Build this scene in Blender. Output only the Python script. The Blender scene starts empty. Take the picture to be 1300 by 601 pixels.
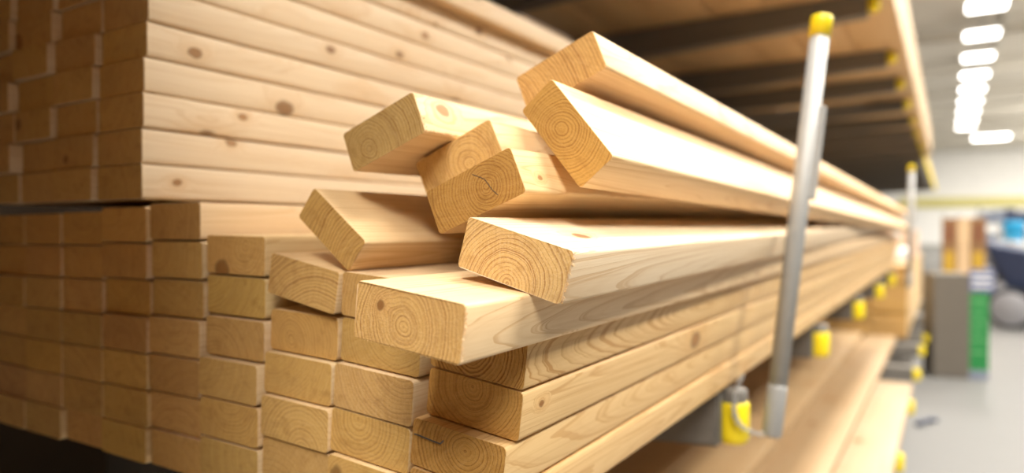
import bpy, bmesh, math, random
from mathutils import Matrix, Vector, Euler

random.seed(7)
S = bpy.context.scene
COL = S.collection
EZ = 1.15                      # eye height above the shop floor (all coordinates below are written relative to the eye)

# ------------------------------------------------------------------ camera
YAW, PITCH, FPX = 0.55769, 0.011822, 888.15
cd = bpy.data.cameras.new('camera')
cam = bpy.data.objects.new('camera', cd)
COL.objects.link(cam)
fw = Vector((-math.sin(YAW) * math.cos(PITCH), math.cos(YAW) * math.cos(PITCH), -math.sin(PITCH)))
rt = Vector((math.cos(YAW), math.sin(YAW), 0))
up = rt.cross(fw)
cam.matrix_world = Matrix(((rt.x, up.x, -fw.x, 0), (rt.y, up.y, -fw.y, 0), (rt.z, up.z, -fw.z, EZ), (0, 0, 0, 1)))
cd.sensor_width = 36
cd.lens = FPX / 1300 * 36
cd.clip_start = 0.02
cd.clip_end = 200
cd.dof.use_dof = True
cd.dof.focus_distance = 0.50
cd.dof.aperture_fstop = 2.8
S.camera = cam

# ------------------------------------------------------------------ world, exposure, lamps
S.view_settings.view_transform = 'Standard'
S.view_settings.look = 'None'
S.view_settings.exposure = 0.0
S.view_settings.gamma = 1
S.view_settings.use_curve_mapping = False
w = bpy.data.worlds.new('hall_air')
S.world = w
w.use_nodes = True
bg = w.node_tree.nodes['Background']
bg.inputs['Color'].default_value = (1.0, 0.93, 0.82, 1)
bg.inputs['Strength'].default_value = 0.06


def area(name, loc, rot, sx, sy, power, col=(1, 0.945, 0.86)):
    l = bpy.data.lights.new(name, 'AREA')
    l.shape = 'RECTANGLE'
    l.size, l.size_y = sx, sy
    l.energy = power
    l.color = col
    o = bpy.data.objects.new(name, l)
    o.location = (loc[0], loc[1], loc[2] + EZ)
    o.rotation_euler = rot
    COL.objects.link(o)
    return o


# the rows of hall lamps: the row over this aisle and the row to its right; then added fills
for k in range(5):
    area('aisle_lamp', (0.72, -2.0 + 4.0 * k, 4.7), (0, 0, 0), 0.5, 1.6, 240)
for k in range(3):
    area('side_lamp', (3.4, 2.5 + 5.0 * k, 4.4), (0, math.radians(38), 0), 0.8, 2.4, 360)
area('front_fill', (2.5, -4.0, 4.6), (math.radians(25), math.radians(22), 0), 2.4, 1.6, 440)  # added fill that brightens the front stud ends
for k in range(3):
    area('hall_fill', (8.4, 22.0 + 11.0 * k, 4.8), (math.radians(12), 0, 0), 8.0, 8.0, 4700)  # oversize fill added out of view to brighten the far wall and hall


# ------------------------------------------------------------------ helpers


def tag(o, label=None, cat=None, group=None, kind=None):
    if label: o['label'] = label
    if cat: o['category'] = cat
    if group: o['group'] = group
    if kind: o['kind'] = kind
    return o


def link(name, me, mat=None, parent=None, loc=None):
    o = bpy.data.objects.new(name, me)
    if mat is not None and me is not None and len(me.materials) == 0:
        me.materials.append(mat)
    if loc is not None:
        o.location = loc
    if parent is not None:
        o.parent = parent
    COL.objects.link(o)
    return o


def empty(name, loc, rz=0):
    o = bpy.data.objects.new(name, None)
    o.location = (loc[0], loc[1], loc[2] + EZ)
    o.rotation_euler = (0, 0, rz)
    o.empty_display_size = 0.05
    COL.objects.link(o)
    return o


def mesh(name, verts, faces, smooth=False):
    me = bpy.data.meshes.new(name)
    me.from_pydata(verts, [], faces)
    me.update()
    if smooth:
        for p in me.polygons: p.use_smooth = True
    return me


def bm_mesh(name, bm, smooth=False):
    me = bpy.data.meshes.new(name)
    bmesh.ops.recalc_face_normals(bm, faces=bm.faces)
    bm.to_mesh(me)
    bm.free()
    if smooth:
        for p in me.polygons: p.use_smooth = True
    return me


def add_box(bm, x0, x1, y0, y1, z0, z1, bevel=0.0):
    vs = [bm.verts.new((x, y, z)) for x in (x0, x1) for y in (y0, y1) for z in (z0, z1)]
    fs = [(0, 1, 3, 2), (4, 6, 7, 5), (0, 4, 5, 1), (2, 3, 7, 6), (0, 2, 6, 4), (1, 5, 7, 3)]
    fc = [bm.faces.new([vs[i] for i in f]) for f in fs]
    if bevel:
        es = list({e for f in fc for e in f.edges})
        bmesh.ops.bevel(bm, geom=es, offset=bevel, segments=2, affect='EDGES', profile=0.6)


def box_mesh(name, x0, x1, y0, y1, z0, z1, bevel=0.0):
    bm = bmesh.new()
    add_box(bm, x0, x1, y0, y1, z0, z1, bevel)
    return bm_mesh(name, bm)


def add_tube(bm, a, b, r0, r1=None, n=20, cap=True):
    a, b = Vector(a), Vector(b)
    r1 = r0 if r1 is None else r1
    d = (b - a).normalized()
    u = d.orthogonal().normalized()
    v = d.cross(u)
    A, Bv = [], []
    for i in range(n):
        t = 2 * math.pi * i / n
        o = u * math.cos(t) + v * math.sin(t)
        A.append(bm.verts.new(a + o * r0))
        Bv.append(bm.verts.new(b + o * r1))
    for i in range(n):
        j = (i + 1) % n
        bm.faces.new((A[i], A[j], Bv[j], Bv[i]))
    if cap:
        bm.faces.new(A[::-1])
        bm.faces.new(Bv)


def add_lathe(bm, a, d, prof, n=24):
    """prof: list of (distance along d, radius)"""
    a, d = Vector(a), Vector(d).normalized()
    u = d.orthogonal().normalized()
    v = d.cross(u)
    rings = []
    for s, r in prof:
        rings.append([bm.verts.new(a + d * s + (u * math.cos(2 * math.pi * i / n) + v * math.sin(2 * math.pi * i / n)) * r) for i in range(n)])
    for p, q in zip(rings, rings[1:]):
        for i in range(n):
            j = (i + 1) % n
            bm.faces.new((p[i], p[j], q[j], q[i]))
    bm.faces.new(rings[0][::-1])
    bm.faces.new(rings[-1])


def add_torus(bm, M, R, r, stretch=1.0, n=12, m=6):
    g = []
    for i in range(n):
        t = 2 * math.pi * i / n
        ring = []
        for j in range(m):
            p = 2 * math.pi * j / m
            q = Vector(((R + r * math.cos(p)) * math.cos(t), (R + r * math.cos(p)) * math.sin(t) * stretch, r * math.sin(p)))
            ring.append(bm.verts.new(M @ q))
        g.append(ring)
    for i in range(n):
        for j in range(m):
            bm.faces.new((g[i][j], g[(i + 1) % n][j], g[(i + 1) % n][(j + 1) % m], g[i][(j + 1) % m]))


# ------------------------------------------------------------------ materials
class NT:
    def __init__(self, name):
        self.m = bpy.data.materials.new(name)
        self.m.use_nodes = True
        self.t = self.m.node_tree
        self.p = self.t.nodes['Principled BSDF']

    def n(self, kind, **kw):
        x = self.t.nodes.new(kind)
        for k, v in kw.items():
            setattr(x, k, v)
        return x

    def put(self, sock, v):
        if isinstance(v, bpy.types.NodeSocket):
            self.t.links.new(v, sock)
        else:
            sock.default_value = v

    def math(self, op, a, b=0.0, c=0.0, clamp=False):
        x = self.n('ShaderNodeMath', operation=op, use_clamp=clamp)
        for i, v in enumerate((a, b, c)):
            if i < len(x.inputs): self.put(x.inputs[i], v)
        return x.outputs[0]

    def vmath(self, op, a, b=(0, 0, 0), s=None):
        x = self.n('ShaderNodeVectorMath', operation=op)
        self.put(x.inputs[0], a)
        self.put(x.inputs[1], b)
        if s is not None: self.put(x.inputs['Scale'], s)
        return x.outputs['Value'] if op in ('LENGTH', 'DOT_PRODUCT', 'DISTANCE') else x.outputs['Vector']

    def noise(self, vec, scale=1.0, detail=2.0, rough=0.5):
        x = self.n('ShaderNodeTexNoise')
        self.put(x.inputs['Vector'], vec)
        x.inputs['Scale'].default_value = scale
        x.inputs['Detail'].default_value = detail
        x.inputs['Roughness'].default_value = rough
        return x.outputs['Fac'], x.outputs['Color']

    def ramp(self, fac, stops):
        x = self.n('ShaderNodeValToRGB')
        cr = x.color_ramp
        while len(cr.elements) < len(stops): cr.elements.new(0.5)
        for e, (p, c) in zip(cr.elements, stops):
            e.position = p
            e.color = c if len(c) == 4 else (*c, 1)
        self.put(x.inputs[0], fac)
        return x.outputs[0]

    def mapr(self, v, a, b, c=0.0, d=1.0, smooth=False):
        x = self.n('ShaderNodeMapRange')
        if smooth: x.interpolation_type = 'SMOOTHSTEP'
        self.put(x.inputs[0], v)
        for i, q in enumerate((a, b, c, d)): self.put(x.inputs[i + 1], q)
        return x.outputs[0]

    def mix(self, f, a, b, mode='MIX'):
        x = self.n('ShaderNodeMix', data_type='RGBA', blend_type=mode)
        self.put(x.inputs[0], f)
        self.put(x.inputs[6], a if isinstance(a, bpy.types.NodeSocket) else (*a[:3], 1))
        self.put(x.inputs[7], b if isinstance(b, bpy.types.NodeSocket) else (*b[:3], 1))
        return x.outputs[2]


def wood_material():
    """Softwood: growth rings round a pith line that runs along the board (object Y), so that one solid texture
    gives rings on the sawn end and straight or arched grain on the faces.  Reads per-object properties:
    pith (x, z, ring width), knot (x, y, z), knot_size, and the object colour as the tint of the wood."""
    N = NT('pine_wood')
    tc = N.n('ShaderNodeTexCoord')
    oi = N.n('ShaderNodeObjectInfo')
    P = tc.outputs['Object']
    pith = N.n('ShaderNodeAttribute', attribute_type='OBJECT', attribute_name='pith').outputs['Vector']
    knot = N.n('ShaderNodeAttribute', attribute_type='OBJECT', attribute_name='knot').outputs['Vector']
    ksize = N.n('ShaderNodeAttribute', attribute_type='OBJECT', attribute_name='knot_size').outputs['Fac']
    rnd = N.n('ShaderNodeAttribute', attribute_type='OBJECT', attribute_name='seed').outputs['Fac']
    grain = N.n('ShaderNodeAttribute', attribute_type='OBJECT', attribute_name='grain').outputs['Fac']
    seed = N.n('ShaderNodeCombineXYZ')
    N.put(seed.inputs[0], N.math('MULTIPLY', rnd, 91.7))
    N.put(seed.inputs[1], N.math('MULTIPLY', rnd, 37.3))
    N.put(seed.inputs[2], N.math('MULTIPLY', rnd, 53.9))
    seed = seed.outputs[0]

    nsep = N.n('ShaderNodeSeparateXYZ')
    N.put(nsep.inputs[0], tc.outputs['Normal'])
    endm = N.mapr(N.math('ABSOLUTE', nsep.outputs[1]), 0.6, 0.8)

    # knots: scattered ellipsoids plus one placed knot
    kv = N.vmath('ADD', N.vmath('MULTIPLY', P, (13.0, 7.5, 13.0)), seed)
    vor = N.n('ShaderNodeTexVoronoi')
    N.put(vor.inputs['Vector'], kv)
    vor.inputs['Scale'].default_value = 1.0
    vor.inputs['Randomness'].default_value = 0.9
    csep = N.n('ShaderNodeSeparateColor')
    N.put(csep.inputs[0], vor.outputs['Color'])
    knotty = N.n('ShaderNodeAttribute', attribute_type='OBJECT', attribute_name='knotty').outputs['Fac']
    pick = N.math('MULTIPLY', N.math('GREATER_THAN', csep.outputs[0], N.math('MULTIPLY_ADD', knotty, -0.36, 1.10)), N.math('MINIMUM', knotty, 1.0))
    krad = N.mapr(csep.outputs[1], 0, 1, 0.05, 0.16)
    wob, _ = N.noise(N.vmath('MULTIPLY', P, (140, 90, 140)), 1.0, 2.0)
    kd = N.math('ADD', vor.outputs['Distance'], N.math('MULTIPLY', N.math('SUBTRACT', wob, 0.5), 0.06))
    kq = N.math('DIVIDE', kd, krad)
    k1 = N.math('MULTIPLY', N.mapr(kq, 0.75, 1.15, 1, 0, True), pick)
    rim1 = N.math('MULTIPLY', N.mapr(N.math('ABSOLUTE', N.math('SUBTRACT', kq, 1.0)), 0.0, 0.3, 1, 0, True), pick)
    halo1 = N.math('MULTIPLY', N.mapr(kq, 0.6, 4.5, 1, 0, True), pick)
    dv = N.vmath('MULTIPLY', N.vmath('SUBTRACT', P, knot), (1.0, 0.62, 1.0))
    d2 = N.math('ADD', N.vmath('LENGTH', dv), N.math('MULTIPLY', N.math('SUBTRACT', wob, 0.5), 0.004))
    q2 = N.math('DIVIDE', d2, N.math('ADD', ksize, 0.00001))
    k2 = N.mapr(q2, 0.75, 1.1, 1, 0, True)
    rim2 = N.mapr(N.math('ABSOLUTE', N.math('SUBTRACT', q2, 1.0)), 0.0, 0.25, 1, 0, True)
    halo2 = N.mapr(q2, 0.6, 4.0, 1, 0, True)
    kn = N.math('MAXIMUM', k1, k2)
    rim = N.math('MAXIMUM', rim1, rim2)
    halo = N.math('MAXIMUM', halo1, halo2)

    # ring distance
    lowf, lowc = N.noise(N.vmath('ADD', N.vmath('MULTIPLY', P, (14, 1.6, 14)), seed), 1.0, 2.0)
    off = N.vmath('SCALE', N.vmath('SUBTRACT', lowc, (0.5, 0.5, 0.5)), s=0.016)
    psep = N.n('ShaderNodeSeparateXYZ')
    N.put(psep.inputs[0], N.vmath('ADD', P, off))
    tilt = N.n('ShaderNodeAttribute', attribute_type='OBJECT', attribute_name='tilt').outputs['Fac']
    isep = N.n('ShaderNodeSeparateXYZ')
    N.put(isep.inputs[0], pith)
    dx = N.math('SUBTRACT', N.math('SUBTRACT', psep.outputs[0], isep.outputs[0]), N.math('MULTIPLY', psep.outputs[1], tilt))
    dz = N.math('SUBTRACT', psep.outputs[2], isep.outputs[1])
    r = N.math('SQRT', N.math('ADD', N.math('MULTIPLY', dx, dx), N.math('MULTIPLY', dz, dz)))
    midf, _ = N.noise(N.vmath('ADD', N.vmath('MULTIPLY', P, (60, 3, 60)), seed), 1.0, 2.0)
    r = N.math('ADD', r, N.math('MULTIPLY', N.math('SUBTRACT', midf, 0.5), 0.0035))
    r = N.math('SUBTRACT', r, N.math('MULTIPLY', halo, 0.006))
    wide, _ = N.noise(N.vmath('SCALE', N.vmath('ADD', seed, (0, 0, 0)), s=1.0), 1.0, 0.0)
    t = N.math('DIVIDE', r, isep.outputs[2])
    # uneven years
    yr = N.n('ShaderNodeTexNoise', noise_dimensions='1D')
    N.put(yr.inputs['W'], N.math('ADD', N.math('MULTIPLY', t, 0.55), N.math('MULTIPLY', rnd, 77.0)))
    t2 = N.math('ADD', t, N.math('MULTIPLY', yr.outputs['Fac'], 1.3))
    fr = N.math('FRACT', t2)
    late = N.ramp(fr, [(0.0, (0.0,) * 3), (0.45, (0.05,) * 3), (0.72, (0.32,) * 3), (0.86, (1.0,) * 3), (0.95, (0.9,) * 3), (1.0, (0.0,) * 3)])

    # fibres
    fib, _ = N.noise(N.vmath('ADD', N.vmath('MULTIPLY', P, (420, 9, 420)), seed), 1.0, 3.0, 0.6)
    fuzz, _ = N.noise(N.vmath('ADD', N.vmath('MULTIPLY', P, (900, 900, 900)), seed), 1.0, 3.0, 0.65)
    blot, _ = N.noise(N.vmath('ADD', N.vmath('MULTIPLY', P, (9, 2.2, 22)), seed), 1.0, 3.0)

    tint = oi.outputs['Color']
    face_l = N.mix(N.math('MULTIPLY', N.math('MULTIPLY', late, grain), 0.56), (0.80, 0.62, 0.385), (0.50, 0.27, 0.095))
    face = N.mix(N.mapr(fib, 0.35, 0.75, 0.0, 0.22), face_l, (0.55, 0.33, 0.14))
    face = N.mix(N.mapr(blot, 0.45, 0.75, 0.0, 0.30), face, (0.66, 0.42, 0.19))
    strk, _ = N.noise(N.vmath('ADD', N.vmath('MULTIPLY', P, (260, 2.2, 260)), seed), 1.0, 2.0, 0.5)
    face = N.mix(N.mapr(strk, 0.56, 0.75, 0.0, 0.35), face, (0.50, 0.28, 0.11))
    end_l = N.mix(N.math('MULTIPLY', N.math('MULTIPLY', late, grain), 0.95), (0.63, 0.40, 0.14), (0.29, 0.125, 0.027))
    end = N.mix(N.mapr(fuzz, 0.45, 0.8, 0.0, 0.42), end_l, (0.78, 0.58, 0.34))
    end = N.mix(N.mapr(fuzz, 0.20, 0.42, 0.35, 0.0), end, (0.30, 0.15, 0.05))
    end = N.mix(N.mapr(blot, 0.5, 0.8, 0.0, 0.35), end, (0.36, 0.22, 0.10))
    dg = N.n('ShaderNodeVectorRotate', rotation_type='Y_AXIS')
    N.put(dg.inputs['Vector'], P)
    N.put(dg.inputs['Angle'], N.math('MULTIPLY', rnd, 6.28))
    saw, _ = N.noise(N.vmath('ADD', N.vmath('MULTIPLY', dg.outputs[0], (38, 20, 520)), seed), 1.0, 3.0, 0.6)
    mot, _ = N.noise(N.vmath('ADD', N.vmath('MULTIPLY', P, (70, 30, 85)), seed), 1.0, 3.0, 0.6)
    end = N.mix(N.mapr(saw, 0.5, 0.75, 0.0, 0.30), end, (0.72, 0.50, 0.25))
    end = N.mix(N.mapr(saw, 0.25, 0.45, 0.22, 0.0), end, (0.30, 0.14, 0.04))
    end = N.mix(N.mapr(mot, 0.54, 0.80, 0.0, 0.50), end, (0.33, 0.17, 0.05))
    etint = N.n('ShaderNodeAttribute', attribute_type='OBJECT', attribute_name='end_tint').outputs['Vector']
    end = N.mix(1.0, end, etint, 'MULTIPLY')
    c = N.mix(endm, face, end)
    c = N.mix(N.math('MULTIPLY', halo, 0.35), c, (0.60, 0.34, 0.13))
    c = N.mix(N.math('MULTIPLY', kn, 0.85), c, N.mix(csep.outputs[2], (0.36, 0.165, 0.045), (0.19, 0.08, 0.022)))
    c = N.mix(N.math('MULTIPLY', rim, 0.55), c, (0.12, 0.055, 0.022))
    c = N.mix(1.0, c, tint, 'MULTIPLY')
    N.put(N.p.inputs['Base Color'], c)
    N.put(N.p.inputs['Roughness'], N.mapr(endm, 0, 1, 0.52, 0.8))
    N.p.inputs['Specular IOR Level'].default_value = 0.28
    # relief
    h = N.math('ADD', N.math('MULTIPLY', fib, 0.25), N.math('MULTIPLY', N.math('MULTIPLY', N.math('ADD', fuzz, N.math('MULTIPLY', saw, 0.5)), endm), 1.6))
    h = N.math('SUBTRACT', h, N.math('MULTIPLY', late, 0.25))
    b = N.n('ShaderNodeBump')
    b.inputs['Strength'].default_value = 0.35
    b.inputs['Distance'].default_value = 0.0008
    N.put(b.inputs['Height'], h)
    N.put(N.p.inputs['Normal'], b.outputs[0])
    return N.m


def plain(name, col, rough=0.5, metal=0.0, var=0.12, scale=30.0, spec=0.4, bump=0.0):
    N = NT(name)
    tc = N.n('ShaderNodeTexCoord')
    f, _ = N.noise(tc.outputs['Object'], scale, 4.0, 0.6)
    lo = tuple(max(0, x * (1 - var)) for x in col)
    hi = tuple(min(1, x * (1 + var)) for x in col)
    N.put(N.p.inputs['Base Color'], N.mix(f, lo, hi))
    N.put(N.p.inputs['Roughness'], N.mapr(f, 0.2, 0.8, max(0.05, rough - 0.08), min(1, rough + 0.08)))
    N.p.inputs['Metallic'].default_value = metal
    N.p.inputs['Specular IOR Level'].default_value = spec
    if bump:
        b = N.n('ShaderNodeBump')
        b.inputs['Strength'].default_value = 0.4
        b.inputs['Distance'].default_value = bump
        N.put(b.inputs['Height'], f)
        N.put(N.p.inputs['Normal'], b.outputs[0])
    return N.m


def glow(name, col, strength):
    N = NT(name)
    N.p.inputs['Base Color'].default_value = (0.9, 0.9, 0.9, 1)
    N.p.inputs['Emission Color'].default_value = (*col, 1)
    N.p.inputs['Emission Strength'].default_value = strength
    return N.m


M = dict(
    wood=wood_material(),
    rack=plain('rack_grey_paint', (0.17, 0.155, 0.135), 0.5, 0.0, 0.2, 60),
    steel=plain('galvanised_steel', (0.40, 0.397, 0.385), 0.5, 0.15, 0.10, 80),
    steel_dull=plain('dull_zinc', (0.36, 0.356, 0.345), 0.55, 0.15, 0.15, 120),
    yellow=plain('yellow_plastic', (0.86, 0.66, 0.015), 0.38, 0.0, 0.05, 40),
    floor=plain('polished_concrete', (0.185, 0.183, 0.178), 0.5, 0.0, 0.10, 1.4, 0.25),
    ceil=plain('ceiling_deck', (0.80, 0.75, 0.66), 0.8, 0.0, 0.08, 2),
    wallw=plain('white_block_wall', (0.90, 0.89, 0.86), 0.8, 0.0, 0.05, 2),
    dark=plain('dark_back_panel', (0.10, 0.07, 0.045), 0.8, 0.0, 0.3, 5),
    truss=plain('truss_cream_paint', (0.72, 0.68, 0.60), 0.6, 0.0, 0.06, 8),
    olive=plain('yellow_beam_paint', (0.62, 0.56, 0.20), 0.6, 0.0, 0.08, 8),
    lamp=glow('lamp_lens', (1.0, 0.97, 0.90), 9.0),
    white=plain('white_plastic', (0.80, 0.79, 0.77), 0.5),
    boxgrey=plain('grey_laminate', (0.15, 0.13, 0.105), 0.55, 0.0, 0.10, 12),
    green=plain('green_sign_film', (0.025, 0.23, 0.06), 0.4, 0.0, 0.06, 12),
    greenl=plain('pale_green_print', (0.16, 0.42, 0.17), 0.5, 0.0, 0.05, 12),
    navy=plain('navy_paint', (0.04, 0.055, 0.11), 0.4, 0.0, 0.2, 15),
    blue=plain('blue_print', (0.10, 0.13, 0.28), 0.45, 0.0, 0.1, 15),
    cyan=plain('cyan_plastic', (0.03, 0.40, 0.75), 0.35),
    card=plain('brown_cardboard', (0.27, 0.15, 0.065), 0.75, 0.0, 0.15, 10),
    cardl=plain('pale_cardboard', (0.62, 0.44, 0.26), 0.75, 0.0, 0.12, 10),
    redbrown=plain('red_brown_print', (0.20, 0.075, 0.035), 0.6, 0.0, 0.15, 12),
    tyre=plain('black_rubber', (0.03, 0.03, 0.032), 0.7, 0.0, 0.2, 40),
    hub=plain('grey_wheel_hub', (0.30, 0.30, 0.32), 0.45, 0.2, 0.1, 40),
    peach=plain('pale_peach_carton', (0.72, 0.52, 0.38), 0.7, 0.0, 0.08, 10),
    mustard=plain('mustard_print', (0.50, 0.31, 0.03), 0.6, 0.0, 0.15, 12),
    pink=plain('orange_rack_paint', (0.62, 0.24, 0.10), 0.5, 0.0, 0.1, 20),
    blueg=plain('blue_grey_goods', (0.20, 0.23, 0.30), 0.6, 0.0, 0.25, 6),
)
WOOD = M['wood']
STAPLE = plain('wire_staple', (0.16, 0.15, 0.14), 0.45, 0.6, 0.2, 100)

# ------------------------------------------------------------------ setting


def struct(name, me, mat):
    o = link(name, me, mat)
    o.location.z = EZ
    o['kind'] = 'structure'
    return o


struct('floor', box_mesh('floor', -14, 16, -6, 58, -EZ - 0.1, -EZ), M['floor'])
struct('wall_far', box_mesh('wall_far', -14, 16, 57.2, 57.4, -EZ, 5.5), M['wallw'])
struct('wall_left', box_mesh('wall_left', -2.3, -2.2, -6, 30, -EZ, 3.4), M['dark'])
ceil = struct('ceiling', box_mesh('ceiling', -14, 16, 9.5, 57.2, 5.5, 5.6), M['ceil'])
tr_me = box_mesh('truss', -9, 15.5, -0.12, 0.12, 5.08, 5.32, 0)
for k in range(9):
    b = link('ceiling_beam', tr_me, M['truss'], ceil, (0, 12.5 + 5.0 * k, 0))
pu_me = box_mesh('purlin', -0.06, 0.06, 9.6, 57, 5.36, 5.5, 0)
for k in range(9):
    link('purlin', pu_me, M['truss'], ceil, (-6 + 2.4 * k, 0, 0))
struct('trim_1', box_mesh('trim_1', -3, 15.5, 56.9, 57.19, 1.45, 2.1), M['olive'])

# ------------------------------------------------------------------ boards
BL = 4.357


def board_mesh(name, W=0.0882, H=0.0377, L=BL, r=0.0028, seg=3, jag=0.0, sag=0.0, nl=10):
    """A sawn board, end face at y = 0, running to y = L, centred on the y axis, eased long edges."""
    prof = []
    for cx, cz, a0 in ((W / 2 - r, H / 2 - r, 0), (-W / 2 + r, H / 2 - r, 90), (-W / 2 + r, -H / 2 + r, 180), (W / 2 - r, -H / 2 + r, 270)):
        for i in range(seg + 1):
            a = math.radians(a0 + 90 * i / seg)
            prof.append((cx + r * math.cos(a), cz + r * math.sin(a)))
    n = len(prof)
    ys = [0, 0.0012] + [L * (i / nl) ** 1.5 for i in range(1, nl)] + [L]
    verts, faces = [], []
    for k, y in enumerate(ys):
        bow = sag * math.sin(math.pi * y / L)
        for (x, z) in prof:
            s = 1.0
            yy = y
            if k == 0:
                s = 0.988
                if jag: yy += random.uniform(-jag, jag)
            verts.append((x * s, yy, z * s + bow))
    for k in range(len(ys) - 1):
        for i in range(n):
            j = (i + 1) % n
            faces.append((k * n + i, k * n + j, (k + 1) * n + j, (k + 1) * n + i))
    faces.append(tuple(range(n))[::-1])
    faces.append(tuple((len(ys) - 1) * n + i for i in range(n)))
    me = bpy.data.meshes.new(name)
    me.from_pydata(verts, [], faces)
    bm = bmesh.new()
    bm.from_mesh(me)
    bmesh.ops.recalc_face_normals(bm, faces=bm.faces)
    bm.to_mesh(me)
    bm.free()
    for p in me.polygons:
        p.use_smooth = abs(p.normal.y) < 0.5
    me.materials.append(WOOD)
    return me


def set_wood(o, pith=None, knot=None, ksize=None, tint=None, grain=0.45, seed=None, tilt=None, knotty=1.0, end_tint=None):
    o['end_tint'] = [float(v) for v in (end_tint or (1.0, random.uniform(0.95, 1.0), random.uniform(0.82, 1.0)))]
    o['knotty'] = float(knotty)
    o['seed'] = float(random.random() if seed is None else seed)
    o['grain'] = float(grain)
    if pith is None:
        pith = (random.uniform(-0.05, 0.05), random.choice((-1, 1)) * random.uniform(0.0, 0.055), random.uniform(0.0026, 0.0042))
    if knot is None:
        knot, ksize = (0, -5, 0), 0.001
    o['pith'] = [float(v) for v in pith]
    o['tilt'] = float(random.uniform(-0.02, 0.02) if tilt is None else tilt)
    o['knot'] = [float(v) for v in knot]
    o['knot_size'] = float(ksize)
    if tint is None:
        g = random.uniform(0.86, 1.04)
        tint = (g, g * random.uniform(0.93, 1.0), g * random.uniform(0.84, 1.0))
    o.color = (*tint, 1)


def mat_pose(c, yaw, pitch, roll):
    R = Matrix.Rotation(yaw, 4, 'Z') @ Matrix.Rotation(pitch, 4, 'X') @ Matrix.Rotation(roll, 4, 'Y')
    return Matrix.Translation((c[0], c[1], c[2] + EZ)) @ R


VAR = [board_mesh('stud_%d' % i, r=0.0036) for i in range(3)]
VART = [board_mesh('stud_tall_%d' % i, H=0.0372, r=0.0036) for i in range(3)]
ORD = ['bottom', 'second', 'third', 'fourth', 'fifth', 'sixth', 'seventh', 'eighth', 'ninth', 'tenth', 'eleventh', 'twelfth']
NTH = ['first', 'second', 'third', 'fourth', 'fifth', 'sixth', 'seventh', 'eighth', 'ninth', 'tenth']

# lower pile: columns from the aisle side inward; x, z of bottom row, row pitch, roll, rows, {row: (y, shift)}
PILE = [
    ('R', -0.3194, -0.2131, 0.0394, 0.1139, 4, {3: (0.4384, .0009), 2: (0.4398, .0003), 1: (0.4284, -.0028)}),
    ('M', -0.4099, -0.2160, 0.0394, 0.0699, 5, {4: (0.4327, .0003), 3: (0.4343, .0006), 2: (0.4292, -.0004), 1: (0.4303, -.0025)}),
    ('L', -0.5003, -0.2147, 0.0396, 0.0379, 4, {3: (0.4378, -.0009), 2: (0.4321, -.0018), 1: (0.4274, .0005)}),
    ('K', -0.5907, -0.2272, 0.0402, 0.0121, 6, {5: (0.4349, -.001), 4: (0.4359, -.0013), 3: (0.4317, .0027), 2: (0.4249, .0008), 1: (0.4266, .0005), 0: (0.4271, 0)}),
    ('J', -0.6815, -0.2334, 0.0401, -0.0020, 7, {6: (0.4308, 0), 5: (0.4327, .0004), 4: (0.4333, .0011), 3: (0.4295, -.0009), 2: (0.4291, -.0013), 1: (0.431, -.0016), 0: (0.429, .0026)}),
    ('I', -0.7725, -0.2354, 0.0399, 0.0, 7, {6: (0.4281, .0006), 5: (0.428, .0006), 3: (0.427, .0015), 2: (0.4282, -.0005), 1: (0.4274, .0015), 0: (0.4274, -.002)}),
    ('H', -0.8620, -0.2365, 0.0394, -0.0032, 7, {6: (0.4297, 0), 5: (0.4302, 0), 4: (0.4297, -.0012), 3: (0.4275, .0002), 2: (0.4274, .0012)}),
    ('G', -0.9524, -0.2376, 0.0394, -0.0079, 7, {6: (0.4281, 0), 5: (0.4284, 0), 0: (0.4258, 0)}),
    ('F', -1.0435, -0.2385, 0.0394, -0.0020, 7, {6: (0.4273, 0), 0: (0.4254, .001)}),
]
GRP = 'studs stacked in the lower pile'
for ci, (cn, x0, z0, s, roll, rows, yy) in enumerate(PILE):
    for k in range(rows):
        y, dx = yy.get(k, (0.4285 + random.uniform(-.004, .004), random.uniform(-.0005, .0005)))
        c = (x0 + math.sin(roll) * s * k + math.cos(roll) * dx, y, z0 + math.cos(roll) * s * k - math.sin(roll) * dx)
        o = bpy.data.objects.new('stud', random.choice(VAR))
        COL.objects.link(o)
        o.matrix_world = mat_pose(c, 0.0, 0.0, roll)
        pith = knot = ks = tint = None
        extra = ''
        if cn == 'R':
            tint = (0.97, 0.86, 0.66)
            if k == 3: pith = (-0.004, 0.004, 0.0030); extra = ', end half under a loose stud'
            if k == 2: pith = (-0.004, 0.014, 0.0032); knot, ks = (0.0445, 0.030, 0.004), 0.0026; extra = ', knot near its corner'
            if k == 1: pith = (0.008, 0.006, 0.0034); extra = ', staple in its end'
        if cn == 'K' and k == 5: knot, ks = (-0.02, 0.0, -0.016), 0.010
        set_wood(o, pith, knot, ks, tint, (0.9 if k < 3 else 1.5) if cn == 'R' else 0.6, None, {3: 0.11, 2: 0.02, 1: 0.05}.get(k) if cn == 'R' else None)
        col = 'aisle-side column' if ci == 0 else NTH[ci] + ' column from the aisle side'
        if k == rows - 1: row = 'top'
        else: row = ORD[k] if k == 0 else ORD[k] + ' from bottom'
        tag(o, 'pale pine stud in lower pile, %s, %s%s' % (col, row, extra), 'stud', GRP)
        if cn == 'R' and k == 1:
            bm = bmesh.new()
            pts = [(-0.041, -0.0008, 0.006), (-0.036, -0.0022, 0.0068), (-0.022, -0.0024, 0.0062), (-0.014, -0.0022, 0.0060), (-0.0125, -0.0006, 0.0085)]
            for a, b in zip(pts, pts[1:]): add_tube(bm, a, b, 0.0006, n=6)
            st = link('staple', bm_mesh('staple', bm), STAPLE, o)
            st['label'] = 'dark wire staple'

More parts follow.
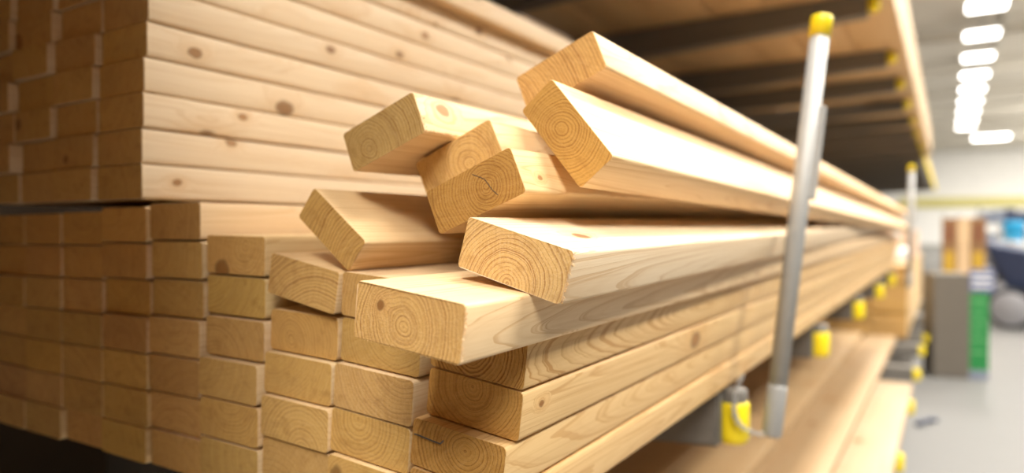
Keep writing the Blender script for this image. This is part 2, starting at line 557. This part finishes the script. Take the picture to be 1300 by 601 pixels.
# tall pile standing on the inner columns of the lower pile, on thin stickers
TP = 0.0382
TX = [-0.7715, -0.8615, -0.9515, -1.0415]
ty = {0: [0.424, 0.4245, 0.425, 0.427, 0.430, 0.431, 0.436, 0.432, 0.434, 0.433]}
COLN = ['aisle-side column', 'second column from the aisle side', 'third column from the aisle side', 'fourth column from the aisle side']
TK = {0: (0.040, 0.001, 0.0035), 1: (0.109, 0.0145, 0.0045), 2: (0.124, 0.008, 0.0040), 3: (0.186, -0.0095, 0.0085), 4: (0.056, -0.0034, 0.0052),
      5: (0.26, 0.006, 0.005), 6: (0.40, -0.008, 0.005), 7: (0.468, -0.002, 0.0055), 8: (0.62, 0.004, 0.006)}     # knots on the aisle-side faces
for ci, x in enumerate(TX):
    for k in range(10):
        o = bpy.data.objects.new('stud', random.choice(VART))
        COL.objects.link(o)
        y = ty[0][k] if ci == 0 else 0.428 - 0.004 * ci + random.uniform(-.008, .006)
        dx = random.uniform(-0.0008, 0.0008) if ci else random.uniform(-0.002, 0.001)
        if ci == 0 and k == 9: dx = 0.020
        if ci == 0 and k == 8: dx = -0.001
        o.matrix_world = mat_pose((x + dx, y, 0.031 + 0.0191 + TP * k), 0, 0, 0)
        g = random.uniform(0.98, 1.06)
        pith = (random.uniform(-0.09, -0.02), random.uniform(-0.03, 0.03), random.uniform(0.003, 0.005))
        knot = ks = None
        if ci == 0 and k in TK: knot, ks = (0.0445, TK[k][0], TK[k][1]), TK[k][2]
        set_wood(o, pith, knot, ks, (0.86 * g, 0.90 * g, 1.01 * g), 0.45, knotty=2.0)
        row = 'top' if k == 9 else (ORD[k] if k == 0 else ORD[k] + ' from bottom')
        tag(o, 'clean pine stud in tall rear pile, %s, %s' % (COLN[ci], row), 'stud', 'studs stacked in the tall pile')
lath = box_mesh('lath', -1.086, -0.735, -0.02, 0.02, 0.0, 0.006)
for k, (y, s) in enumerate(((1.1, 'nearest'), (2.6, 'middle'), (4.1, 'farthest'))):
    o = link('spacer_lath', lath, WOOD, None, (0, y, 0.0248 + EZ))
    set_wood(o)
    tag(o, 'thin wooden lath under the tall stud pile, %s of three' % s, 'spacer', 'laths between the piles')

# loose studs thrown on top
def loose(name_label, q, pith, knot=None, ks=None, tint=(1.0, 0.97, 0.92), W=0.0882, H=0.0377, jag=0.0, rolladd=0.0, sag=0.0, tilt=0.02, end_tint=(1.0, 1.0, 1.0)):
    me = board_mesh('loose_stud', W, H, BL, 0.0030, 3, jag, sag)
    o = bpy.data.objects.new('stud', me)
    COL.objects.link(o)
    o.matrix_world = mat_pose(q[:3], q[3], q[4], q[5] + rolladd)
    set_wood(o, pith, knot, ks, tint, 1.0, None, tilt, 0.0, end_tint)
    tag(o, name_label, 'stud', 'loose studs on top of the pile')
    return o


HP = math.pi / 2
sA = loose('whitest loose stud, nearest the aisle, arched rings on its end', (-0.2554, 0.4106, -0.0215, 0.0173, 0.0086, 0.2745), (0.000, -0.020, 0.0031), (0.012, 0.075, 0.0189), 0.0060, (1.04, 1.08, 1.20), jag=0.0006)
sB = loose('nearest loose stud jutting out furthest, round rings and dark smudge on its end', (-0.2872, 0.3357, -0.0582, 0.0046, 0.0024, 0.125), (-0.003, -0.003, 0.0027), (-0.022, -0.002, 0.006), 0.0034, (1.04, 1.00, 0.96), jag=0.0006, tilt=0.028)
sC = loose('loose stud tilted at upper left, greyish stained end and oval knot on its white face', (-0.4223, 0.4618, 0.0837, 0.0135, 0.0123, -0.3565), (-0.018, -0.006, 0.0030), (0.0445, 0.036, 0.006), 0.0052, (0.99, 0.98, 0.96), end_tint=(0.80, 0.82, 0.78))
sD = loose('loose stud tilted between two others, end half in shadow with a small dark pith', (-0.3709, 0.5042, 0.0603, 0.0396, 0.0027, -0.4114), (0.010, -0.005, 0.0029), None, None, (1.02, 0.98, 0.92))
sE = loose('loose tilted stud with centred rings and a crack in its end', (-0.317, 0.4512, 0.0284, 0.0137, 0.0134, -0.3796), (0.014, -0.002, 0.0027), (0.0445, 0.030, -0.006), 0.0022, (0.98, 0.92, 0.80), end_tint=(0.78, 0.70, 0.54))
sF = loose('loose stud turned steeply on edge, orange end with oval rings', (-0.2645, 0.5065, 0.0777, -0.0054, -0.0132, -0.6923), (-0.003, 0.001, 0.0027), None, None, (1.03, 0.98, 0.90), rolladd=HP, end_tint=(0.88, 0.80, 0.58))
sG = loose('loose stud on its edge at left, plain end, lying low before the tall pile', (-0.4578, 0.435, -0.0005, 0.0175, 0.0017, -0.9072), (0.065, 0.0, 0.0036), None, None, (0.97, 0.93, 0.86), 0.078, 0.033, rolladd=HP, end_tint=(0.95, 0.92, 0.80))
sH = loose('topmost loose stud of all, pinkish end, lying above the stud on edge', (-0.305, 0.5717, 0.1435, -0.0103, -0.0139, -0.3895), (-0.075, -0.01, 0.0034), None, None, (1.04, 0.95, 0.86))
sL = loose('tilted stud on the third column of lower pile, gap beneath its end', (-0.4892, 0.4301, -0.0486, 0.0024, -0.0007, 0.1763), (0.03, -0.05, 0.0034), None, None, (0.98, 0.95, 0.88))


def splinters(board, edge, count, y1=0.0015, lng=(0.0012, 0.0035), label='pale splintered fibres'):
    """torn fibres standing along one end edge; edge = ((x, z), (x, z)) in the board's own section"""
    bm = bmesh.new()
    (xa, za), (xb, zb) = edge
    for i in range(count):
        t = random.random()
        x, z = xa + (xb - xa) * t, za + (zb - za) * t
        y = random.uniform(0.0, y1)
        l = random.uniform(*lng)
        wv = random.uniform(0.0002, 0.0006)
        d = Vector((random.uniform(0.1, 1.0), random.uniform(-0.9, 0.2), random.uniform(-0.7, 0.7))).normalized() * l
        p = Vector((x, y, z))
        vs = [bm.verts.new(p + Vector(o) * wv) for o in ((0, 0, 1), (0, 1, -1), (0.6, -1, 0))]
        tip = bm.verts.new(p + d)
        for a, b in ((0, 1), (1, 2), (2, 0)): bm.faces.new((vs[a], vs[b], tip))
        bm.faces.new(vs)
    o = link('splinters', bm_mesh('splinters', bm), WOOD, board)
    set_wood(o, (0.3, 0.3, 0.01), None, None, (1.12, 1.08, 1.02))
    o['kind'] = 'stuff'
    o['label'] = label


splinters(sA, ((0.0435, 0.018), (0.0435, -0.018)), 60)
splinters(sA, ((-0.043, -0.0185), (0.043, -0.0185)), 25, lng=(0.0006, 0.0016))
splinters(sB, ((0.0435, 0.018), (0.0435, -0.018)), 60)
splinters(sB, ((-0.043, -0.0185), (0.043, -0.0185)), 40, lng=(0.0006, 0.0018))
splinters(sC, ((0.0435, 0.018), (0.0435, -0.0175)), 40, y1=0.004)
splinters(sC, ((0.043, -0.0175), (0.044, -0.0180)), 40, y1=0.045, lng=(0.001, 0.004))

# crack in the end of the stud with centred rings
bm = bmesh.new()
cr = [(0.004, 0.0135), (0.010, 0.0085), (0.0135, 0.0050), (0.0165, -0.0050), (0.0200, -0.0110)]
for (xa, za), (xb, zb) in zip(cr, cr[1:]):
    add_box(bm, min(xa, xb), max(xa, xb) + 0.0007, -0.00015, 0.0005, min(za, zb), max(za, zb)) if False else add_tube(bm, (xa, 0, za), (xb, 0, zb), 0.00035, n=5)
o = link('crack', bm_mesh('crack', bm), M['dark'], sE)
o['label'] = 'dark drying crack'

# unseen panels added behind the camera's left shoulder to shade the left stud ends: its far ends stand just short of our pile
SHADE_TINT = (0.6, 0.55, 0.5)  # darkened so the added panels bounce less light onto the stud ends
NP = board_mesh('shade_panel', 1.10, 0.1190, 2.4, 0.003, 2)
for k in range(10):
    o = link('panel', NP, None, None, (-0.89, -2.35 + random.uniform(-.01, .01), -0.2585 + 0.0595 + 0.1194 * k + EZ))
    set_wood(o, tint=SHADE_TINT)
    tag(o, 'thick panel added to shade the stud pile, behind the camera, outside the view, %s from its bottom' % ORD[k].replace('bottom', 'first'), 'panel', 'added shade panels beside the camera')

# ------------------------------------------------------------------ cantilever rack
AY = [1.07, 1.90, 2.76, 3.64, 4.47]
UY = [1.25, 2.25, 3.22, 4.27, 5.07, 5.95, 6.85, 7.75, 8.65] + [9.5 + 0.85 * i for i in range(12)]
rack = empty('cantilever_rack', (-1.75, 1.07, -EZ))
tag(rack, 'dark grey cantilever storage rack with yellow-capped arms under and over the lumber', 'rack')
RO = Vector((-1.75, 1.07, -EZ))


def arm_mesh(x0, x1, w, h0, h1, rise=0.0):
    """tapered arm from x0 (root) to x1 (tip), top face at z = 0 at the tip"""
    v = []
    for x, h, dz in ((x0, h0, -rise), (x1, h1, 0)):
        v += [(x, -w / 2, dz), (x, w / 2, dz), (x, w / 2, dz - h), (x, -w / 2, dz - h)]
    f = [(0, 1, 2, 3), (7, 6, 5, 4), (0, 4, 5, 1), (1, 5, 6, 2), (2, 6, 7, 3), (3, 7, 4, 0)]
    bm = bmesh.new()
    vs = [bm.verts.new(p) for p in v]
    for q in f: bm.faces.new([vs[i] for i in q])
    bmesh.ops.bevel(bm, geom=list(bm.edges), offset=0.004, segments=2, affect='EDGES')
    return bm_mesh('arm', bm)


def cap_mesh(r, h):
    bm = bmesh.new()
    add_lathe(bm, (0, 0, 0), (0, 0, -1), [(0, r * 0.92), (0.004, r), (h * 0.8, r), (h * 0.93, r * 0.93), (h, r * 0.75)], 20)
    return bm_mesh('end_cap', bm, True)


arm_low = arm_mesh(-1.75, -0.285, 0.075, 0.13, 0.082, 0.0440)
stub = None
bm = bmesh.new()
add_lathe(bm, (0, 0, 0), (0, 0, -1), [(0, 0.018), (0.003, 0.020), (0.05, 0.020)], 20)
stub = bm_mesh('socket', bm, True)
cap_low = cap_mesh(0.0235, 0.062)
arm_up = arm_mesh(-1.75, -0.285, 0.085, 0.15, 0.085, 0.0)
cap_up = cap_mesh(0.026, 0.062)
arm_base = arm_mesh(-1.75, -0.16, 0.09, 0.14, 0.075, 0.0)
for i, y in enumerate(AY):
    a = link('arm', arm_low, M['rack'], rack, Vector((0, y, -0.2415)) - RO)
    s = link('socket', stub, M['rack'], a, (-0.2735, 0, 0.0))
    c = link('end_cap', cap_low, M['yellow'], a, (-0.2735, 0, -0.019))
    c['label'] = 'yellow plastic cap'
for i, y in enumerate(UY):
    a = link('arm', arm_up, M['rack'], rack, Vector((0, y, 0.955)) - RO)
    c = link('end_cap', cap_up, M['yellow'], a, (-0.268, 0, -0.008))
    c['label'] = 'yellow plastic cap'
for i, y in enumerate(AY + [5.35]):
    a = link('arm', arm_base, M['rack'], rack, Vector((0, y, -0.772)) - RO)
    c = link('end_cap', cap_low, M['yellow'], a, (-0.148, 0, -0.010))
    c['label'] = 'yellow plastic cap'
colm = box_mesh('column', -0.08, 0.08, -0.06, 0.06, 0, 3.3, 0.006)
for y in AY[::2] + [6.85, 8.65, 11.2, 13.75, 16.3]:
    link('column', colm, M['rack'], rack, (-0.08, y - 1.07, 0))
foot = box_mesh('foot', 0, 1.5, -0.06, 0.06, 0, 0.12, 0.006)
for y in AY[::2] + [6.85, 8.65, 11.2, 13.75, 16.3]:
    link('foot', foot, M['rack'], rack, (0, y - 1.07, 0))


# stake posts standing in the arm tips
def post(base, top, r, label, chain=True, flat=True):
    p = empty('stake_post', base)
    tag(p, label, 'post', 'stake posts of the rack')
    b, t = Vector((0, 0, 0)), Vector(top) - Vector(base)
    d = t.normalized()
    bm = bmesh.new(); add_tube(bm, b + d * 0.06, t - d * 0.02, r, n=24)
    link('tube', bm_mesh('tube', bm, True), M['steel'], p)
    bm = bmesh.new(); add_lathe(bm, b, d, [(0, r * 0.9), (0.004, r * 1.07), (0.074, r * 1.07), (0.078, r * 1.01)], 24)
    link('sleeve', bm_mesh('sleeve', bm, True), M['steel_dull'], p)
    bm = bmesh.new(); add_lathe(bm, t - d * 0.030, d, [(0, r * 1.16), (0.026, r * 1.18), (0.031, r * 1.05), (0.033, r * 0.7)], 24)
    c = link('end_cap', bm_mesh('end_cap', bm, True), M['yellow'], p)
    c['label'] = 'yellow plastic cap'
    if flat:
        bm = bmesh.new()
        add_box(bm, r * 0.7, r * 0.7 + 0.010, -0.004, 0.018, 0.36, 0.50, 0.002)
        add_box(bm, -0.002, r * 0.7 + 0.004, 0.0, 0.010, 0.375, 0.385, 0)
        add_box(bm, -0.002, r * 0.7 + 0.004, 0.0, 0.010, 0.475, 0.485, 0)
        me = bm_mesh('clip_bar', bm)
        q = Vector((0, 0, 1)).rotation_difference(d).to_matrix().to_4x4()
        me.transform(q)
        link('clip_bar', me, M['steel_dull'], p)
    if chain:
        n = 17
        pts = []
        for i in range(n):
            u = i / (n - 1)
            a = Vector((-0.030, -0.050, 0.098)); e = Vector((-0.006, -0.026, 0.008)); m = Vector((-0.058, -0.078, 0.02))
            pts.append(a * (1 - u) ** 2 + m * 2 * u * (1 - u) + e * u * u)
        for i in range(n - 1):
            c = (pts[i] + pts[i + 1]) / 2
            dd = (pts[i + 1] - pts[i]).normalized()
            Rm = dd.to_track_quat('Y', 'Z').to_matrix().to_4x4() @ Matrix.Rotation(HP * (i % 2), 4, 'Y')
            bm = bmesh.new(); add_torus(bm, Matrix.Translation(c) @ Rm, 0.0034, 0.0010, 1.5, 10, 5)
            link('chain_link', bm_mesh('chain_link', bm, True), M['steel'], p)


post((-0.223, 1.092, -0.312), (-0.163, 1.140, 0.317), 0.0135, 'grey steel stake post with yellow cap, leaning beside the stud pile near its front')
post((-0.178, 4.33, -0.318), (-0.170, 4.345, 0.338), 0.0140, 'far grey stake post with yellow cap at the end of the stud pile', chain=False)

# ------------------------------------------------------------------ lumber on the upper arms
PLK = board_mesh('plank_up', 0.235, 0.0378, 4.9, 0.003, 2)
for bay, (y0, bn) in enumerate(((-3.95, 'front'), (0.98, 'middle'), (5.92, 'far'), (10.86, 'farther'), (15.8, 'farthest'))):
    for i in range(6):
        o = link('plank', PLK, None, None, (-0.318 - (0.11 if bay > 2 else 0) - 0.238 * i, y0 + random.uniform(-.02, .02), 0.956 + 0.019 + EZ))
        g = random.uniform(0.85, 1.0)
        set_wood(o, (random.uniform(-.1, .1), random.choice((-1, 1)) * random.uniform(.03, .08), .0035), None, None, (g, g * .92, g * .80))
        tag(o, 'wide plank in bottom layer on the upper arms, %s bay, %s from the aisle' % (bn, NTH[i]), 'plank', 'planks overhead')
    for k in range(1, 8):
        o = link('plank', PLK, None, None, (-0.318 - (0.11 if bay > 2 else 0) + random.uniform(-.003, .003), y0 + random.uniform(-.01, .01), 0.956 + 0.019 + 0.0384 * k + EZ))
        g = random.uniform(0.98, 1.08)
        set_wood(o, None, None, None, (g, g * 1.03, g * 1.15))
        tag(o, 'pale wide plank edge in the overhead stack, %s bay, %s layer from bottom' % (bn, NTH[k]), 'plank', 'planks overhead')

# ------------------------------------------------------------------ lumber on the base arms
ZL = -0.772
specs = [  # x centre, width, y0, length, layers
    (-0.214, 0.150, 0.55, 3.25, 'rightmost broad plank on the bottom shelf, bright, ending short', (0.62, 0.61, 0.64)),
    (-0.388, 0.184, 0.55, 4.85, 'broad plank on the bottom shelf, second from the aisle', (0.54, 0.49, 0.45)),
]
for (x, wd, y0, ln, lb, tint) in specs:
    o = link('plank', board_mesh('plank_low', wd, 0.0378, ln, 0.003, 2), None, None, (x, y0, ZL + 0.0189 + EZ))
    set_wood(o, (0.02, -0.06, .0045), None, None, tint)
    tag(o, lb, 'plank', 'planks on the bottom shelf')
PL2 = board_mesh('plank_low2', 0.184, 0.0378, 4.6, 0.003, 2)
names3 = ['third', 'fourth', 'fifth', 'sixth']
for i in range(4):
    for k in range(2):
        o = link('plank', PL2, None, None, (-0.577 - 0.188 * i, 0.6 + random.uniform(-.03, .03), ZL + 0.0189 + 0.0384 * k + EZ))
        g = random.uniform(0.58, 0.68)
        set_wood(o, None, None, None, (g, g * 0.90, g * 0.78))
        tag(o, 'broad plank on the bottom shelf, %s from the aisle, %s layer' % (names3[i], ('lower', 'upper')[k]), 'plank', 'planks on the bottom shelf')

# pile on the next bay's bottom shelf, its ends facing us
NB = board_mesh('next_board', 0.235, 0.0378, 3.4, 0.003, 2)
for k in range(14):
    for i in range(3 if k > 0 else 3):
        o = link('plank', NB, None, None, (-0.372 - 0.238 * i, 5.95 + random.uniform(-.015, .015), -0.815 + 0.0189 + 0.0384 * k + EZ))
        g = random.uniform(0.9, 1.02)
        set_wood(o, None, None, None, (g, g * 0.95, g * 0.86))
        tag(o, 'plank in the next bay pile, %s column from the aisle, layer %s' % (NTH[i], (ORD + ['thirteenth', 'fourteenth'])[k]), 'plank', 'planks in the next bay')
nr = empty('cantilever_rack', (-1.75, 6.1, -EZ))
tag(nr, 'next bay of dark grey rack carrying the pile beyond the stud pile', 'rack')
for y in (6.3, 7.5, 8.9):
    a = link('arm', arm_base, M['rack'], nr, Vector((1.75, y - 6.1, -0.817 + EZ)))
    c = link('end_cap', cap_low, M['yellow'], a, (-0.148, 0, -0.010))
    c['label'] = 'yellow plastic cap'
for y in (6.3, 8.9):
    link('foot', foot, M['rack'], nr, (0, y - 6.1, 0))

# ------------------------------------------------------------------ hall lamps in view
lens = box_mesh('lamp_lens', -0.36, 0.36, -0.36, 0.36, 0.0, 0.03, 0.01)
hous = box_mesh('lamp_housing', -0.40, 0.40, -0.40, 0.40, 0.03, 0.14, 0.02)
for k in range(11):
    y = 13.2 + 2.75 * k
    t = empty('ceiling_lamp', (0.69, y, 4.90))
    link('housing', hous, M['white'], t)
    l = link('lens', lens, M['lamp'], t)
    l['label'] = 'glowing lens'
    bm = bmesh.new()
    for sy in (-0.3, 0.3): add_tube(bm, (0, sy, 0.13), (0, sy, 0.59), 0.008, n=6)
    link('hanger_rods', bm_mesh('hanger_rods', bm), M['steel_dull'], t)
    tag(t, 'square glowing ceiling lamp in the row over the aisle, %s from the front' % (NTH + ['eleventh'])[k], 'lamp', 'ceiling lamps over the aisle')
t = empty('ceiling_lamp', (1.84, 44.0, 4.7))
link('housing', box_mesh('lamp_housing', -0.85, 0.85, -0.85, 0.85, 0.03, 0.14, 0.02), M['white'], t)
link('lens', box_mesh('lamp_lens', -0.78, 0.78, -0.78, 0.78, 0.0, 0.03, 0.01), M['lamp'], t)
bm = bmesh.new()
for sx in (-0.8, 0.8): add_tube(bm, (sx * 0.8, 0, 0.13), (sx * 0.8, 0, 0.8), 0.01, n=6)
link('hanger_rods', bm_mesh('hanger_rods', bm), M['steel_dull'], t)
tag(t, 'broad square glowing ceiling lamp right of the lamp row, far off', 'lamp')

# ------------------------------------------------------------------ things along the aisle
# grey stand with a green sign on its side
st = empty('display_stand', (0.075, 6.42, -EZ), math.radians(14))
tag(st, 'grey upright display stand with green sign panel on its right side', 'stand')
link('body', box_mesh('body', -0.20, 0.045, -0.10, 0.22, 0.02, 0.80, 0.004), M['boxgrey'], st)
link('plinth', box_mesh('plinth', -0.195, 0.04, -0.095, 0.215, 0, 0.02), M['rack'], st)
g = link('sign_panel', box_mesh('sign_panel', 0.0455, 0.175, -0.085, -0.07, 0.07, 0.66, 0.002), M['green'], st)
g['label'] = 'green sign panel'
for k, (z0, z1, x1) in enumerate(((0.58, 0.60, .19), (0.50, 0.515, .18), (0.43, 0.445, .19), (0.36, 0.375, .17), (0.29, 0.305, .19), (0.20, 0.215, .18))):
    link('printed_line', box_mesh('printed_line', 0.06, x1 - 0.03, -0.0865, -0.085, z0, z1), M['greenl'], g)
l = link('label_panel', box_mesh('label_panel', 0.0455, 0.205, -0.088, -0.07, 0.665, 0.84, 0.002), M['blue'], st)
l['label'] = 'blue and white label panel'
for z in (0.70, 0.745, 0.79):
    link('printed_line', box_mesh('printed_line', 0.06, 0.19, -0.0895, -0.088, z, z + 0.02), M['white'], l)
link('foot_panel', box_mesh('foot_panel', 0.0455, 0.175, -0.085, -0.07, 0.0, 0.065, 0.002), M['blueg'], st)

# cardboard display tower with yellow panels
ct = empty('carton_display', (0.14, 9.2, -EZ))
tag(ct, 'brown carton display with yellow panels behind the grey stand', 'display')
link('pallet', box_mesh('pallet', -0.22, 0.22, -0.3, 0.3, 0, 0.12), M['cardl'], ct)
for i, (x0, x1) in enumerate(((-0.20, -0.062), (-0.058, 0.058), (0.062, 0.20))):
    for k, (z0, z1) in enumerate(((0.12, 0.56), (0.565, 0.95), (0.955, 1.26))):
        c = link('carton', box_mesh('carton', x0, x1, -0.27, 0.27, z0, z1, 0.005), (M['card'], M['cardl'], M['card'])[i], ct)
        if i != 1 and k < 2:
            link('yellow_panel', box_mesh('yellow_panel', x0 + 0.02, x1 - 0.02, -0.275, -0.27, z0 + 0.05, z1 - 0.05), M['mustard'], c)
        if i != 1 and k == 2:
            link('printed_panel', box_mesh('printed_panel', x0 + 0.03, x1 - 0.03, -0.275, -0.27, z0 + 0.05, z1 - 0.05), M['redbrown'], c)


def wheel(parent, loc, r, wd=0.05):
    bm = bmesh.new()
    add_torus(bm, Matrix.Translation(loc) @ Matrix.Rotation(HP, 4, 'Y'), r - 0.03, 0.03, 1.0, 20, 8)
    wv = link('tyre', bm_mesh('tyre', bm, True), M['tyre'], parent)
    bm = bmesh.new()
    add_lathe(bm, Vector(loc) - Vector((wd / 2, 0, 0)), (1, 0, 0), [(0, r - 0.045), (0.006, r - 0.035), (wd - 0.006, r - 0.035), (wd, r - 0.045)], 20)
    link('hub', bm_mesh('hub', bm, True), M['hub'], wv)


def cart(loc, rz, label):
    t = empty('push_cart', loc, rz)
    tag(t, label, 'cart', 'navy push carts')
    bm = bmesh.new()
    v = [(-0.20, -0.35, 0.42), (0.20, -0.35, 0.42), (0.20, 0.35, 0.42), (-0.20, 0.35, 0.42), (-0.34, -0.50, 0.74), (0.34, -0.50, 0.74), (0.34, 0.55, 0.96), (-0.34, 0.55, 0.96)]
    vs = [bm.verts.new(p) for p in v]
    for q in ((3, 2, 1, 0), (0, 1, 5, 4), (1, 2, 6, 5), (2, 3, 7, 6), (3, 0, 4, 7), (4, 5, 6, 7)): bm.faces.new([vs[i] for i in q])
    bmesh.ops.bevel(bm, geom=list(bm.edges), offset=0.03, segments=2, affect='EDGES')
    link('tub', bm_mesh('tub', bm), M['navy'], t)
    bm = bmesh.new()
    for sx in (-0.28, 0.28):
        add_tube(bm, (sx, 0.5, 0.5), (sx, 0.72, 1.02), 0.018, n=8)
        add_tube(bm, (sx, -0.5, 0.24), (sx, 0.5, 0.24), 0.02, n=8)
    add_tube(bm, (-0.28, 0.72, 1.02), (0.28, 0.72, 1.02), 0.018, n=8)
    for sy in (-0.30, 0.30): add_tube(bm, (-0.34, sy, 0.235), (0.34, sy, 0.235), 0.014, n=8)
    for sx in (-0.28, 0.28):
        for sy in (-0.36, 0.36): add_tube(bm, (sx, sy, 0.2), (sx * 0.6, sy * 0.8, 0.44), 0.016, n=8)
    link('frame', bm_mesh('frame', bm), M['rack'], t)
    for sx in (-0.36, 0.36):
        for sy in (-0.30, 0.30): wheel(t, (sx, sy, 0.235), 0.235)
    return t


cart((0.97, 10.0, -EZ), math.radians(78), 'navy push cart with grey wheels nearest, at the right edge')
cart((0.98, 11.9, -EZ), math.radians(70), 'navy push cart partly behind the nearest one')
o = link('carton', box_mesh('carton', -0.24, 0.24, -0.2, 0.2, 0, 0.95, 0.008), M['white'], None, (0.80, 13.3, 0))
bm = bmesh.new(); add_box(bm, -0.03, 0.03, -0.203, 0.203, 0.80, 0.953)
link('tape', bm_mesh('tape', bm), M['cardl'], o)
tag(o, 'tall white carton behind the push carts, a cyan tub on top', 'carton')
bm = bmesh.new()
add_lathe(bm, (0, 0, 0), (0, 0, 1), [(0, 0.12), (0.26, 0.15), (0.28, 0.155), (0.30, 0.14)], 20)
o = link('tub', bm_mesh('tub', bm, True), M['cyan'], None, (0.86, 13.3, 0.954))
tag(o, 'bright cyan round tub standing on the tall white carton', 'tub')

# goods far down the aisle
far = [
    ('goods_shelf', -0.12, 0.62, 21.0, 1.5, M['blueg'], 'blue-grey shelf of goods far down the aisle, left of centre'),
    ('goods_shelf', 0.80, 2.1, 15.0, 1.25, M['white'], 'white shelf of goods far down the aisle, behind the carts'),
    ('goods_shelf', 0.7, 2.6, 22.5, 1.75, M['blueg'], 'long grey shelf of goods across the far aisle end'),
]
for nm, x0, x1, y, h, mt, lb in far:
    t = empty(nm, ((x0 + x1) / 2, y, -EZ))
    tag(t, lb, 'shelf', 'far goods shelves')
    wv = (x1 - x0) / 2
    for sx in (-wv, wv):
        for sy in (0.0, 0.6):
            link('upright', box_mesh('upright', sx - 0.02, sx + 0.02, sy - 0.02, sy + 0.02, 0, h), M['steel_dull'], t)
    for z in (0.1, h * 0.38, h * 0.7):
        link('shelf_board', box_mesh('shelf_board', -wv, wv, 0, 0.6, z, z + 0.03), M['truss'], t)
        x = -wv + 0.05
        while x < wv - 0.22:
            ww = random.uniform(0.16, 0.34)
            ww = min(ww, wv - 0.04 - x)
            hh = random.uniform(0.6, 0.9) * h * 0.27
            g = link('goods_box', box_mesh('goods_box', x, x + ww, 0.06, 0.5, z + 0.03, z + 0.03 + hh, 0.01), random.choice([mt, mt, M['card'], M['navy'], M['white']]), t)
            x += ww + 0.02

# white round roll lying on the next bay's pile
bm = bmesh.new()
add_lathe(bm, (0, 0, 0), (0, 1, 0), [(0, 0.05), (0.01, 0.06), (0.5, 0.06), (0.51, 0.05)], 20)
o = link('roll', bm_mesh('roll', bm, True), M['white'], None, (-0.32, 6.3, -0.815 + 0.0384 * 14 + 0.060 + EZ))
tag(o, 'white wrapped roll lying on the next bay pile of planks', 'roll')

o = link('carton', box_mesh('carton', -0.16, 0.16, -0.25, 0.25, 0, 0.26, 0.006), M['peach'], None, (-0.40, 7.6, -0.815 + 0.0384 * 14 + EZ))
bm = bmesh.new(); add_box(bm, -0.03, 0.03, -0.252, 0.252, 0.2, 0.262)
link('tape', bm_mesh('tape', bm), M['white'], o)
tag(o, 'pale peach carton on the next bay pile behind the white roll', 'carton')

# dark blue scrap of strap on the floor by the bottom shelf
bm = bmesh.new()
pts = [(-0.05, -0.09, 0.012), (-0.01, -0.03, 0.03), (0.0, 0.03, 0.02), (0.05, 0.10, 0.012)]
for a, b in zip(pts, pts[1:]): add_tube(bm, a, b, 0.012, n=8)
o = link('strap', bm_mesh('strap', bm, True), M['navy'], None, (-0.10, 4.75, -EZ + EZ))
tag(o, 'crumpled blue-grey strap lying on the floor by the bottom shelf', 'strap')
